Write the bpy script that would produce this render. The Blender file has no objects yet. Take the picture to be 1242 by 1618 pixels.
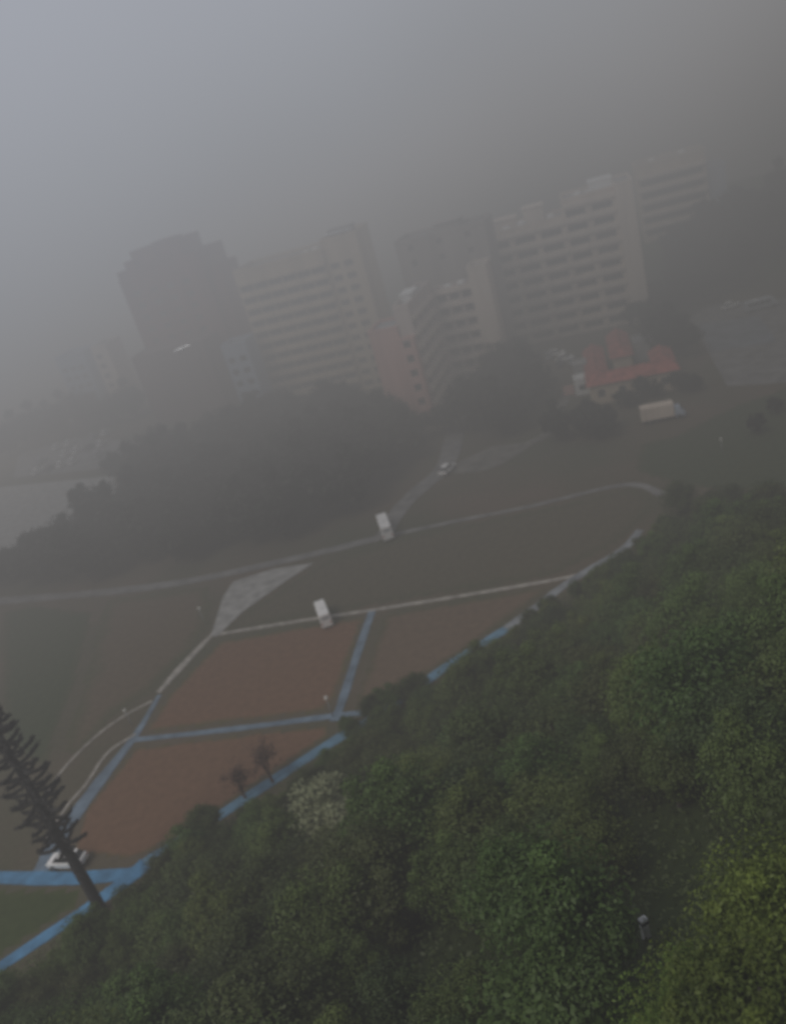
import bpy, math, random
import numpy as np
from mathutils import Vector, Matrix

random.seed(7)
SC = bpy.context.scene
COL = SC.collection
PI = math.pi

# ------------------------------------------------------------------ camera model
F, PITCH, ROLL, CAMZ = 1300.0, math.radians(23.8), math.radians(16.6), 59.0
U = Vector((1, 0, 0)); V = Vector((0, math.sin(PITCH), math.cos(PITCH))); FW = Vector((0, math.cos(PITCH), -math.sin(PITCH)))
CR, SR = math.cos(ROLL), math.sin(ROLL)

def ray(px, py):
    dx, dy = px - 621, 809 - py
    u = dx * CR + dy * SR; v = -dx * SR + dy * CR
    return U * u + V * v + FW * F

def at(px, py, z=0.0):
    """ground (or height z) point that a line of sight meets - used to survey the plan from the photograph"""
    d = ray(px, py); t = (z - CAMZ) / d.z
    return (d.x * t, d.y * t)

def project(x, y, z):
    p = Vector((x, y, z - CAMZ)); w = p.dot(FW)
    if w < 1: return None
    u, v = p.dot(U) / w * F, p.dot(V) / w * F
    return 621 + u * CR - v * SR, 809 - (u * SR + v * CR)

# ------------------------------------------------------------------ materials
def nt(name):
    m = bpy.data.materials.new(name); m.use_nodes = True
    n = m.node_tree; n.nodes.clear()
    return m, n, n.nodes, n.links

def plain(name, col, rough=0.7, noise=0.18, scale=3.0, metal=0.0, spec=0.3, streak=False, bump=0.0):
    m, n, N, L = nt(name)
    out = N.new('ShaderNodeOutputMaterial'); b = N.new('ShaderNodeBsdfPrincipled')
    L.new(b.outputs[0], out.inputs[0])
    tc = N.new('ShaderNodeTexCoord'); mp = N.new('ShaderNodeMapping'); L.new(tc.outputs['Object'], mp.inputs[0])
    if streak: mp.inputs['Scale'].default_value = (1, 1, 0.12)
    tx = N.new('ShaderNodeTexNoise'); tx.inputs['Scale'].default_value = scale; tx.inputs['Detail'].default_value = 6
    L.new(mp.outputs[0], tx.inputs['Vector'])
    rp = N.new('ShaderNodeValToRGB')
    rp.color_ramp.elements[0].position = 0.3; rp.color_ramp.elements[1].position = 0.72
    rp.color_ramp.elements[0].color = tuple(c * (1 - noise * 1.6) for c in col) + (1,)
    rp.color_ramp.elements[1].color = tuple(min(1, c * (1 + noise)) for c in col) + (1,)
    L.new(tx.outputs['Fac'], rp.inputs[0]); L.new(rp.outputs[0], b.inputs['Base Color'])
    b.inputs['Roughness'].default_value = rough; b.inputs['Metallic'].default_value = metal
    b.inputs['Specular IOR Level'].default_value = spec
    if bump:
        bp = N.new('ShaderNodeBump'); bp.inputs['Strength'].default_value = bump
        L.new(tx.outputs['Fac'], bp.inputs['Height']); L.new(bp.outputs[0], b.inputs['Normal'])
    return m

def foliage(name, dark, light, trans=0.35):
    m, n, N, L = nt(name)
    out = N.new('ShaderNodeOutputMaterial')
    at_ = N.new('ShaderNodeAttribute'); at_.attribute_name = 'tint'
    oi = N.new('ShaderNodeObjectInfo')
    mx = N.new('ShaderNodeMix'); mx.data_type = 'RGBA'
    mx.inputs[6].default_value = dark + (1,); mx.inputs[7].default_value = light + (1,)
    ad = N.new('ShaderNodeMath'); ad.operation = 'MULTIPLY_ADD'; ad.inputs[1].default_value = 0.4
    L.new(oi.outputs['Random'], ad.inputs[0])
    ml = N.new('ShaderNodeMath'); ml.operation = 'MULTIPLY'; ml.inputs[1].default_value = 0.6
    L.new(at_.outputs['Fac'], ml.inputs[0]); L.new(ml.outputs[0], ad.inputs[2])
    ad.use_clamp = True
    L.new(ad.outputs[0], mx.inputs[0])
    hs = N.new('ShaderNodeHueSaturation')
    hr = N.new('ShaderNodeMapRange'); hr.inputs[3].default_value = 0.475; hr.inputs[4].default_value = 0.52
    wn = N.new('ShaderNodeTexWhiteNoise'); wn.noise_dimensions = '1D'
    L.new(oi.outputs['Random'], wn.inputs['W']); L.new(wn.outputs['Value'], hr.inputs[0]); L.new(hr.outputs[0], hs.inputs['Hue'])
    L.new(mx.outputs[2], hs.inputs['Color'])
    b = N.new('ShaderNodeBsdfPrincipled'); b.inputs['Roughness'].default_value = 0.55; b.inputs['Specular IOR Level'].default_value = 0.35
    L.new(hs.outputs[0], b.inputs['Base Color'])
    t = N.new('ShaderNodeBsdfTranslucent'); L.new(hs.outputs[0], t.inputs[0])
    ms = N.new('ShaderNodeMixShader'); ms.inputs[0].default_value = trans
    L.new(b.outputs[0], ms.inputs[1]); L.new(t.outputs[0], ms.inputs[2]); L.new(ms.outputs[0], out.inputs[0])
    return m

M = dict(
    concrete=plain('pale_concrete', (.36, .355, .34), .8, .2, .6),
    tanpath=plain('worn_tan_paving', (.40, .37, .33), .85, .25, .9),
    asphalt=plain('wet_grey_road', (.21, .205, .20), .7, .25, .35),
    bluepath=plain('blue_path_coating', (.09, .25, .43), .65, .26, .5),
    greyfoot=plain('pale_grey_blue_paving', (.25, .27, .29), .75, .25, .5),
    footblue=plain('worn_blue_path', (.12, .235, .335), .7, .3, .35),
    glassmid=plain('curtained_window_glass', (.075, .072, .068), .2, .3, .4, spec=.5),
    glasspale=plain('dull_window_glass', (.15, .145, .135), .3, .2, .4),
    greyblue=plain('faded_blue_paving', (.16, .22, .285), .7, .22, .5),
    rosewall=plain('rosy_render', (.57, .475, .425), .8, .12, .35, streak=True),
    hotelwall=plain('pale_render', (.66, .54, .44), .8, .14, .35, streak=True),
    hotelband=plain('pale_parapet', (.70, .59, .49), .8, .1, .5, streak=True),
    beige=plain('beige_render', (.58, .47, .34), .8, .12, .3, streak=True),
    beigedk=plain('brown_grey_render', (.33, .30, .27), .8, .12, .3, streak=True),
    pink=plain('pink_render', (.58, .33, .28), .8, .1, .4, streak=True),
    darkbrick=plain('dark_purple_brown_cladding', (.20, .066, .058), .8, .2, .3, streak=True),
    darkpodium=plain('grey_brown_podium', (.17, .105, .098), .8, .15, .3, streak=True),
    paleblue=plain('pale_blue_render', (.36, .42, .50), .8, .1, .4, streak=True),
    white=plain('white_paint', (.78, .78, .76), .45, .06, .8),
    carwhite=plain('white_car_paint', (.90, .89, .87), .35, .03, .8, spec=.5),
    cargrey=plain('silver_car_paint', (.42, .44, .46), .3, .05, .8, spec=.5),
    cardark=plain('dark_car_paint', (.05, .055, .07), .3, .05, .8, spec=.5),
    redroof=plain('red_clay_roof', (.42, .12, .095), .7, .25, .8),
    greyroof=plain('grey_flat_roof', (.30, .31, .32), .85, .2, .3),
    glass=plain('dark_window_glass', (.030, .034, .038), .12, .3, .4, spec=.5),
    frame=plain('window_frame_grey', (.30, .29, .28), .5, .08, 1.5),
    tyre=plain('black_rubber', (.02, .02, .02), .9, .1, 4),
    metal=plain('galvanised_metal', (.35, .36, .37), .4, .1, 3, metal=.6),
    lamp=plain('white_lamp_cover', (.80, .79, .74), .4, .04, 2),
    redlight=plain('red_lamp_lens', (.35, .02, .02), .25, .05, 2),
    bark=plain('grey_brown_bark', (.10, .085, .07), .9, .3, 2.5, bump=.5),
    redbark=plain('red_brown_bark', (.15, .09, .065), .9, .3, 2.5),
    barkdk=plain('dark_wet_bark', (.045, .044, .046), .9, .3, 2.0, bump=.5),
    pine=plain('dull_dark_needles', (.050, .049, .048), .8, .35, 1.5),
    dullcourt=plain('dull_worn_court', (.17, .16, .14), .9, .3, .3),
    court=plain('blue_grey_court', (.19, .21, .235), .8, .2, .3),
    leaf_hill=foliage('leaf_forest', (.046, .074, .018), (.140, .212, .050)),
    leaf_dark=foliage('leaf_dark_forest', (.036, .054, .018), (.105, .145, .042)),
    leaf_near=foliage('leaf_bright', (.040, .066, .009), (.230, .300, .052)),
    leaf_pale=foliage('leaf_pale', (.17, .20, .10), (.50, .54, .34)),
    leaf_park=foliage('leaf_park', (.016, .020, .014), (.048, .054, .036)),
    leaf_brown=foliage('leaf_brown', (.13, .075, .055), (.22, .13, .095)),
    under=foliage('leaf_undergrowth', (.030, .044, .013), (.095, .130, .036)),
    verge=foliage('verge_grass', (.035, .055, .014), (.14, .185, .055)),
)

def ground_mat():
    m, n, N, L = nt('park_ground')
    out = N.new('ShaderNodeOutputMaterial'); b = N.new('ShaderNodeBsdfPrincipled'); L.new(b.outputs[0], out.inputs[0])
    b.inputs['Roughness'].default_value = .95; b.inputs['Specular IOR Level'].default_value = .1
    g = N.new('ShaderNodeNewGeometry')
    n1 = N.new('ShaderNodeTexNoise'); n1.inputs['Scale'].default_value = .045; n1.inputs['Detail'].default_value = 5
    n2 = N.new('ShaderNodeTexNoise'); n2.inputs['Scale'].default_value = 1.6; n2.inputs['Detail'].default_value = 6
    L.new(g.outputs['Position'], n1.inputs['Vector']); L.new(g.outputs['Position'], n2.inputs['Vector'])
    r1 = N.new('ShaderNodeValToRGB'); e = r1.color_ramp.elements
    e[0].position = .36; e[0].color = (.085, .088, .055, 1); e[1].position = .66; e[1].color = (.135, .105, .078, 1)
    L.new(n1.outputs['Fac'], r1.inputs[0])
    mx = N.new('ShaderNodeMix'); mx.data_type = 'RGBA'; mx.blend_type = 'MULTIPLY'; mx.inputs[0].default_value = .6
    r2 = N.new('ShaderNodeValToRGB'); r2.color_ramp.elements[0].color = (.6, .6, .6, 1); r2.color_ramp.elements[1].color = (1.3, 1.3, 1.25, 1)
    L.new(n2.outputs['Fac'], r2.inputs[0])
    L.new(r1.outputs[0], mx.inputs[6]); L.new(r2.outputs[0], mx.inputs[7])
    sp = N.new('ShaderNodeSeparateXYZ'); L.new(g.outputs['Position'], sp.inputs[0])
    mz = N.new('ShaderNodeMapRange'); mz.inputs[1].default_value = .3; mz.inputs[2].default_value = 2.0; L.new(sp.outputs['Z'], mz.inputs[0])
    m3 = N.new('ShaderNodeMix'); m3.data_type = 'RGBA'; m3.inputs[7].default_value = (.040, .056, .020, 1)
    L.new(mz.outputs[0], m3.inputs[0]); L.new(mx.outputs[2], m3.inputs[6]); L.new(m3.outputs[2], b.inputs['Base Color'])
    return m
M['ground'] = ground_mat()

def soil_mat(name, core, edge):
    """bare soil that gives way to grass towards the patch's border (attribute edge: 0 border .. 1 middle)"""
    m, n, N, L = nt(name)
    out = N.new('ShaderNodeOutputMaterial'); b = N.new('ShaderNodeBsdfPrincipled'); L.new(b.outputs[0], out.inputs[0])
    b.inputs['Roughness'].default_value = .95; b.inputs['Specular IOR Level'].default_value = .1
    a = N.new('ShaderNodeAttribute'); a.attribute_name = 'edge'
    g = N.new('ShaderNodeNewGeometry')
    n1 = N.new('ShaderNodeTexNoise'); n1.inputs['Scale'].default_value = .16; n1.inputs['Detail'].default_value = 6; n1.inputs['Roughness'].default_value = .6
    n2 = N.new('ShaderNodeTexNoise'); n2.inputs['Scale'].default_value = 1.1; n2.inputs['Detail'].default_value = 5
    L.new(g.outputs['Position'], n1.inputs['Vector']); L.new(g.outputs['Position'], n2.inputs['Vector'])
    s = N.new('ShaderNodeMath'); s.operation = 'MULTIPLY_ADD'; s.inputs[1].default_value = .9
    L.new(n1.outputs['Fac'], s.inputs[0]); L.new(a.outputs['Fac'], s.inputs[2])
    mr = N.new('ShaderNodeMapRange'); mr.interpolation_type = 'SMOOTHSTEP'; mr.inputs[1].default_value = .5; mr.inputs[2].default_value = 1.15
    L.new(s.outputs[0], mr.inputs[0])
    mx = N.new('ShaderNodeMix'); mx.data_type = 'RGBA'; mx.inputs[6].default_value = edge + (1,); mx.inputs[7].default_value = core + (1,)
    L.new(mr.outputs[0], mx.inputs[0])
    r2 = N.new('ShaderNodeValToRGB'); r2.color_ramp.elements[0].color = (.72, .72, .72, 1); r2.color_ramp.elements[1].color = (1.22, 1.2, 1.18, 1)
    r2.color_ramp.elements[0].position = .3; r2.color_ramp.elements[1].position = .7
    L.new(n2.outputs['Fac'], r2.inputs[0])
    m2 = N.new('ShaderNodeMix'); m2.data_type = 'RGBA'; m2.blend_type = 'MULTIPLY'; m2.inputs[0].default_value = .4
    L.new(mx.outputs[2], m2.inputs[6]); L.new(r2.outputs[0], m2.inputs[7]); L.new(m2.outputs[2], b.inputs['Base Color'])
    return m
M['soil_red'] = soil_mat('red_soil', (.178, .105, .067), (.105, .10, .05))
M['soil_brown'] = soil_mat('brown_soil', (.150, .108, .075), (.09, .088, .05))
M['grass_dull'] = soil_mat('dull_grass', (.105, .094, .064), (.088, .088, .055))
M['soil_olive'] = soil_mat('olive_soil', (.128, .100, .068), (.09, .09, .052))
M['meadow'] = soil_mat('rough_meadow_grass', (.062, .078, .042), (.085, .085, .05))
M['grass_green'] = soil_mat('green_grass', (.056, .076, .028), (.075, .088, .036))

# ------------------------------------------------------------------ object helpers
def tag(o, label=None, cat=None, group=None, kind=None):
    if label: o['label'] = label
    if cat: o['category'] = cat
    if group: o['group'] = group
    if kind: o['kind'] = kind
    return o

def empty(name, loc, rz=0.0, label=None, cat=None, group=None):
    o = bpy.data.objects.new(name, None); COL.objects.link(o)
    o.empty_display_size = .5
    o.location = loc; o.rotation_euler = (0, 0, rz)
    return tag(o, label, cat, group)

def copy_tree(o, parent=None):
    c = o.copy(); COL.objects.link(c); c.parent = parent
    for ch in o.children: copy_tree(ch, c)
    return c

class MB:
    def __init__(s): s.v, s.f, s.m = [], [], []
    def add(s, vs, fs, mi=0):
        b = len(s.v); s.v += [tuple(p) for p in vs]
        s.f += [tuple(i + b for i in f) for f in fs]; s.m += [mi] * len(fs); return s
    def box(s, x0, x1, y0, y1, z0, z1, mi=0):
        vs = [(x, y, z) for z in (z0, z1) for y in (y0, y1) for x in (x0, x1)]
        return s.add(vs, [(0, 2, 3, 1), (4, 5, 7, 6), (0, 1, 5, 4), (2, 6, 7, 3), (0, 4, 6, 2), (1, 3, 7, 5)], mi)
    def tube(s, pts, rads, n=8, mi=0, cap=True):
        pts = [Vector(p) for p in pts]; rings = []
        for i, p in enumerate(pts):
            d = (pts[min(i + 1, len(pts) - 1)] - pts[max(i - 1, 0)]).normalized()
            a = d.orthogonal().normalized() if abs(d.z) < .95 else Vector((1, 0, 0)); a = (a - d * a.dot(d)).normalized(); b = d.cross(a)
            rings.append([p + (a * math.cos(2 * PI * k / n) + b * math.sin(2 * PI * k / n)) * rads[i] for k in range(n)])
        vs = [q for r in rings for q in r]; fs = []
        for i in range(len(pts) - 1):
            for k in range(n):
                fs.append((i * n + k, i * n + (k + 1) % n, (i + 1) * n + (k + 1) % n, (i + 1) * n + k))
        if cap: fs += [tuple(range(n - 1, -1, -1)), tuple(range((len(pts) - 1) * n, len(pts) * n))]
        return s.add(vs, fs, mi)
    def lathe(s, prof, n=16, mi=0, axis='z', c=(0, 0, 0)):
        vs, fs = [], []
        for r, h in prof:
            for k in range(n):
                a = 2 * PI * k / n; p = (r * math.cos(a), r * math.sin(a), h)
                if axis == 'y': p = (p[0], h, p[1])
                if axis == 'x': p = (h, p[0], p[1])
                vs.append((p[0] + c[0], p[1] + c[1], p[2] + c[2]))
        for i in range(len(prof) - 1):
            for k in range(n): fs.append((i * n + k, i * n + (k + 1) % n, (i + 1) * n + (k + 1) % n, (i + 1) * n + k))
        fs += [tuple(range(n - 1, -1, -1)), tuple(range((len(prof) - 1) * n, len(prof) * n))]
        return s.add(vs, fs, mi)
    def build(s, name, mats, parent=None, smooth=False, bevel=0.0, segs=2):
        me = bpy.data.meshes.new(name); me.from_pydata(s.v, [], s.f)
        if not isinstance(mats, (list, tuple)): mats = [mats]
        for m in mats: me.materials.append(m)
        me.polygons.foreach_set('material_index', s.m)
        if smooth: me.polygons.foreach_set('use_smooth', [True] * len(s.f))
        me.update()
        o = bpy.data.objects.new(name, me); COL.objects.link(o); o.parent = parent
        if bevel:
            bm = o.modifiers.new('soft_edges', 'BEVEL'); bm.width = bevel; bm.segments = segs; bm.limit_method = 'ANGLE'; bm.angle_limit = math.radians(35)
        return o

# ------------------------------------------------------------------ terrain
FOOT = [(-330, -112), (-47.5, 58.3), (-38.5, 62.8), (-23.3, 71.6), (-13.7, 76.5), (0.3, 83.3), (9.5, 88.3), (20, 94.5), (30.8, 100.2), (37.5, 104.5), (46, 103), (62, 92), (92, 70), (300, -80)]
FP = np.array(FOOT, float)

def foot_dist(x, y):
    """distance behind the line of the hill's foot, towards the viewer; negative on the flat"""
    x = np.asarray(x, float); y = np.asarray(y, float)
    best = np.full(np.broadcast(x, y).shape, 1e9); side = np.zeros_like(best)
    for a, b in zip(FP[:-1], FP[1:]):
        d = b - a; L2 = (d ** 2).sum()
        t = np.clip(((x - a[0]) * d[0] + (y - a[1]) * d[1]) / L2, 0, 1)
        qx, qy = x - a[0] - t * d[0], y - a[1] - t * d[1]
        r = np.hypot(qx, qy)
        best = np.minimum(best, r)
    yl = np.interp(x, FP[:, 0], FP[:, 1])
    return np.where(y < yl, best, -best)

def sstep(a, b, t):
    t = np.clip((t - a) / (b - a), 0, 1); return t * t * (3 - 2 * t)

def terrain(x, y):
    d = np.maximum(foot_dist(x, y) - 1.6, 0)
    h = .22 * d + .44 * np.maximum(d - 17, 0)
    h = np.minimum(h, 46 - 8 * np.exp(-np.maximum(h - 38, 0) / 8)) if False else np.where(h > 34, 34 + 10 * (1 - np.exp(-(h - 34) / 10)), h)
    h = h + sstep(4, 14, d) * (.7 * np.sin(np.asarray(x) * .31 + 1.1) * np.cos(np.asarray(y) * .27))
    r = np.hypot((np.asarray(x) - 128) / 1.35, np.asarray(y) - 262)
    return h + 15 * sstep(62, 22, r)

def tz(x, y): return float(terrain(x, y))

def hit(px, py, lift=0.0):
    d = ray(px, py).normalized(); s = 5.0
    while s < 600:
        p = d * s
        if CAMZ + p.z <= tz(p.x, p.y) + lift: return p.x, p.y, CAMZ + p.z - lift
        s += .15
    return None

gx = np.concatenate([[-3200, -1800, -900, -500], np.arange(-330, 331, 3.0), [500, 900, 1800, 3200]])
gy = np.concatenate([[-900, -400, -200, -120], np.arange(-90, 451, 3.0), [600, 900, 1600, 3600]])
X, Y = np.meshgrid(gx, gy); Z = terrain(X, Y)
nx, ny = len(gx), len(gy)
me = bpy.data.meshes.new('ground')
vs = np.stack([X.ravel(), Y.ravel(), Z.ravel()], 1)
idx = np.arange(nx * ny).reshape(ny, nx)
fs = np.stack([idx[:-1, :-1], idx[:-1, 1:], idx[1:, 1:], idx[1:, :-1]], -1).reshape(-1, 4)
me.from_pydata(vs.tolist(), [], fs.tolist()); me.polygons.foreach_set('use_smooth', [True] * len(fs))
me.materials.append(M['ground'])
g = bpy.data.objects.new('ground', me); COL.objects.link(g); tag(g, kind='structure')

def smooth_line(pts, n=6):
    """Catmull-Rom through the surveyed points"""
    P = [Vector((p[0], p[1], 0)) for p in pts]
    if len(P) < 3: n = 4
    P = [2 * P[0] - P[1]] + P + [2 * P[-1] - P[-2]]; out = []
    for i in range(1, len(P) - 2):
        for k in range(n):
            t = k / n; a, b, c, d = P[i - 1:i + 3]
            out.append(.5 * ((2 * b) + (c - a) * t + (2 * a - 5 * b + 4 * c - d) * t * t + (3 * b - a - 3 * c + d) * t ** 3))
    out.append(P[-2]); return out

def strip(name, pts, width, z, mat, n=18, thick=.1):
    """a paved path with low kerb sides"""
    P = smooth_line(pts, n); w = width if isinstance(width, (list, tuple)) else [width, width]
    vs, fs = [], []
    for i, p in enumerate(P):
        d = (P[min(i + 1, len(P) - 1)] - P[max(i - 1, 0)]).normalized(); nrm = Vector((-d.y, d.x, 0))
        t = i / (len(P) - 1) * (len(w) - 1); k = min(int(t), len(w) - 2); ww = w[k] + (w[k + 1] - w[k]) * (t - k)
        ww *= 1 + .05 * math.sin(i * .37 + z * 300) + random.uniform(-.035, .035)
        for sgn, zz in ((-1, z - thick), (-1, z), (1, z), (1, z - thick)):
            q = p + nrm * sgn * ww / 2; vs.append((q.x, q.y, zz))
    for i in range(len(P) - 1):
        a, b = i * 4, i * 4 + 4
        fs += [(a + 1, a + 2, b + 2, b + 1), (a, a + 1, b + 1, b), (a + 2, a + 3, b + 3, b + 2)]
    mb = MB().add(vs, fs)
    return tag(mb.build(name, mat), kind='structure')

def inside(x, y, poly):
    r = np.zeros(np.broadcast(x, y).shape, bool); n = len(poly)
    for i in range(n):
        (x0, y0), (x1, y1) = poly[i], poly[(i + 1) % n]
        c = ((y0 > y) != (y1 > y)) & (x < (x1 - x0) * (y - y0) / ((y1 - y0) or 1e-9) + x0)
        r ^= c
    return r

def patch(name, poly, z, mat, fade=2.5, step=.8):
    """a flat patch of soil or grass cut as a fine grid, with its distance to the border stored for the material"""
    p = np.array(poly); x = np.arange(p[:, 0].min(), p[:, 0].max() + step, step); y = np.arange(p[:, 1].min(), p[:, 1].max() + step, step)
    X, Y = np.meshgrid(x, y); I = inside(X, Y, poly)
    ok = I[:-1, :-1] & I[:-1, 1:] & I[1:, :-1] & I[1:, 1:]
    id_ = np.full(X.shape, -1); used = np.zeros(X.shape, bool)
    used[:-1, :-1] |= ok; used[:-1, 1:] |= ok; used[1:, :-1] |= ok; used[1:, 1:] |= ok
    id_[used] = np.arange(used.sum()); vx, vy = X[used], Y[used]
    D = np.full(vx.shape, 1e9)
    for a, b in zip(p, np.roll(p, -1, 0)):
        d = b - a; t = np.clip(((vx - a[0]) * d[0] + (vy - a[1]) * d[1]) / (d @ d), 0, 1)
        D = np.minimum(D, np.hypot(vx - a[0] - t * d[0], vy - a[1] - t * d[1]))
    j, i = np.nonzero(ok)
    fs = np.stack([id_[j, i], id_[j, i + 1], id_[j + 1, i + 1], id_[j + 1, i]], 1)
    me = bpy.data.meshes.new(name); me.from_pydata(np.stack([vx, vy, np.full(vx.shape, z)], 1).tolist(), [], fs.tolist())
    a = me.attributes.new('edge', 'FLOAT', 'POINT'); a.data.foreach_set('value', np.clip(D / fade, 0, 1).astype(np.float32))
    me.materials.append(mat)
    o = bpy.data.objects.new(name, me); COL.objects.link(o); return tag(o, kind='structure')

A = lambda *pts: [at(*p) for p in pts]
# soil and grass patches of the park
patch('upper_lawn', A((500, 893), (620, 852), (840, 806), (1000, 772), (1045, 790), (985, 855), (880, 910), (590, 958), (350, 1000), (395, 960)), .012, M['grass_dull'], 4)
patch('left_lawn', A((0, 965), (60, 955), (150, 965), (120, 1080), (70, 1220), (0, 1180)), .012, M['meadow'], 3)
patch('left_field', A((165, 945), (330, 925), (335, 985), (300, 1030), (240, 1092), (190, 1125), (120, 1195), (95, 1190), (135, 1060)), .016, M['soil_olive'], 5)
patch('middle_field', A((345, 1012), (580, 972), (535, 1100), (515, 1126), (225, 1160), (262, 1100)), .02, M['soil_red'], 2.2)
patch('right_field', A((604, 972), (880, 922), (800, 985), (690, 1060), (640, 1085), (555, 1120)), .02, M['soil_brown'], 2.6)
patch('lower_field', A((212, 1180), (520, 1142), (528, 1160), (400, 1245), (280, 1325), (205, 1362), (110, 1350), (125, 1290)), .02, M['soil_red'], 1.6)
patch('rough_meadow', A((1010, 700), (1060, 690), (1160, 640), (1400, 560), (1500, 760), (1150, 780), (1060, 765), (1000, 745)), .012, M['meadow'], 3)
patch('corner_lawn', A((-60, 1405), (130, 1400), (135, 1425), (0, 1515), (-60, 1550)), .016, M['grass_green'], 2)

# paths
strip('back_road', A((-420, 985), (0, 950), (250, 926), (450, 886), (600, 850)), [2.4, 2.4, 2.0, 2.0], .09, M['asphalt'])
strip('lawn_path', A((600, 850), (720, 824), (840, 800), (960, 771), (1010, 767), (1048, 782)), [1.2, 1.0, 1.0, 1.3, 1.6], .085, M['asphalt'])
strip('field_path', A((340, 1003), (470, 982), (590, 964), (740, 940), (880, 916), (912, 909)), .7, .075, M['tanpath'])
strip('blue_cross_path', A((588, 966), (566, 1030), (540, 1110), (528, 1140)), 1.15, .072, M['greyblue'])
strip('blue_side_path', A((205, 1170), (370, 1152), (525, 1132), (575, 1128), (600, 1140)), [.85, .95, 1.0], .068, M['greyblue'])
strip('tan_path', A((338, 1000), (290, 1050), (250, 1095)), [.7, 1.3, .8], .08, M['tanpath'])
strip('blue_bank_path', A((252, 1098), (215, 1160), (165, 1225), (120, 1285), (80, 1345), (62, 1380)), [.6, 1.2, 2.0, 2.1, 1.8], .064, M['greyblue'])
strip('thin_bank_path', A((214, 1160), (170, 1190), (135, 1240), (105, 1275), (70, 1330)), .42, .076, M['tanpath'])
strip('dirt_track', A((240, 1108), (195, 1132), (150, 1165), (100, 1215), (60, 1275)), .38, .07, M['tanpath'])
strip('blue_junction_path', A((-260, 1380), (0, 1387), (120, 1388), (215, 1380)), [1.7, 1.6, 1.7, 1.5], .10, M['bluepath'])
strip('hill_foot_path', [at(p[0], p[1]) for p in ((-200, 1660), (0, 1528), (160, 1420), (230, 1367))], [1.5, 1.3, 1.6, 2.3], .082, M['bluepath'])
strip('hill_foot_walk', A((230, 1367), (280, 1333), (400, 1254), (530, 1170), (615, 1120), (700, 1058), (800, 994)), [2.2, 1.5, 1.5, 1.5, 1.4], .082, M['footblue'])
strip('hill_foot_end', A((800, 994), (850, 958), (900, 920), (985, 868), (1012, 838)), [1.4, 1.3, 1.2], .078, M['greyfoot'])
strip('park_road', A((606, 848), (632, 805), (665, 772), (700, 742), (716, 700), (728, 640)), [3.0, 3.6, 4, 4], .088, M['asphalt'])
strip('gate_road', A((700, 744), (770, 738), (832, 704), (866, 684), (884, 650), (900, 616)), [2.4, 2.6, 2.2, 2.2], .084, M['dullcourt'])
def flat(name, poly, z, mat, th=.08):
    n = len(poly); vs = [(x, y, z) for x, y in poly] + [(x, y, z - th) for x, y in poly]
    return tag(MB().add(vs, [tuple(range(n))] + [(i, i + n, (i + 1) % n + n, (i + 1) % n) for i in range(n)]).build(name, mat), kind='structure')
flat('plaza_pavement', A((333, 1006), (343, 1006), (382, 968), (452, 918), (496, 890), (430, 900), (368, 920), (352, 945)), .096, M['concrete'])
flat('pale_yard', A((-260, 800), (0, 770), (178, 752), (215, 840), (0, 900), (-260, 930)), .05, M['concrete'])
flat('car_park', A((20, 755), (185, 738), (250, 700), (120, 692), (30, 715)), .054, M['asphalt'])
flat('blue_court', A((1105, 512), (1200, 500), (1230, 540), (1125, 556)), .05, M['court'])
flat('east_pavement', A((1080, 486), (1260, 470), (1330, 600), (1150, 610)), .03, M['asphalt'])
flat('park_court', A((700, 742), (780, 705), (832, 700), (770, 742)), .06, M['dullcourt'])

# ------------------------------------------------------------------ trees
def leaf_mesh(name, C, Nrm, size, tint, mat, rng, aspect=.55):
    """one mesh of small pointed leaf sprays: C centres, Nrm normals"""
    n = len(C)
    t = rng.normal(size=(n, 3)); t -= Nrm * (t * Nrm).sum(1, keepdims=True); t /= np.linalg.norm(t, axis=1, keepdims=True) + 1e-9
    b = np.cross(Nrm, t); s = size[:, None]
    V4 = np.stack([C - t * s, C + b * s * aspect + Nrm * s * .12, C + t * s, C - b * s * aspect + Nrm * s * .12], 1).reshape(-1, 3)
    me = bpy.data.meshes.new(name)
    me.vertices.add(n * 4); me.vertices.foreach_set('co', V4.astype(np.float32).ravel())
    me.loops.add(n * 4); me.loops.foreach_set('vertex_index', np.arange(n * 4, dtype=np.int32))
    me.polygons.add(n); me.polygons.foreach_set('loop_start', np.arange(0, n * 4, 4, dtype=np.int32))
    try: me.polygons.foreach_set('loop_total', np.full(n, 4, dtype=np.int32))
    except Exception: pass
    a = me.attributes.new('tint', 'FLOAT', 'POINT'); a.data.foreach_set('value', np.repeat(tint, 4).astype(np.float32))
    me.materials.append(mat); me.update(); me.validate()
    return me

def unit(v): return v / (np.linalg.norm(v, axis=-1, keepdims=True) + 1e-9)

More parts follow.
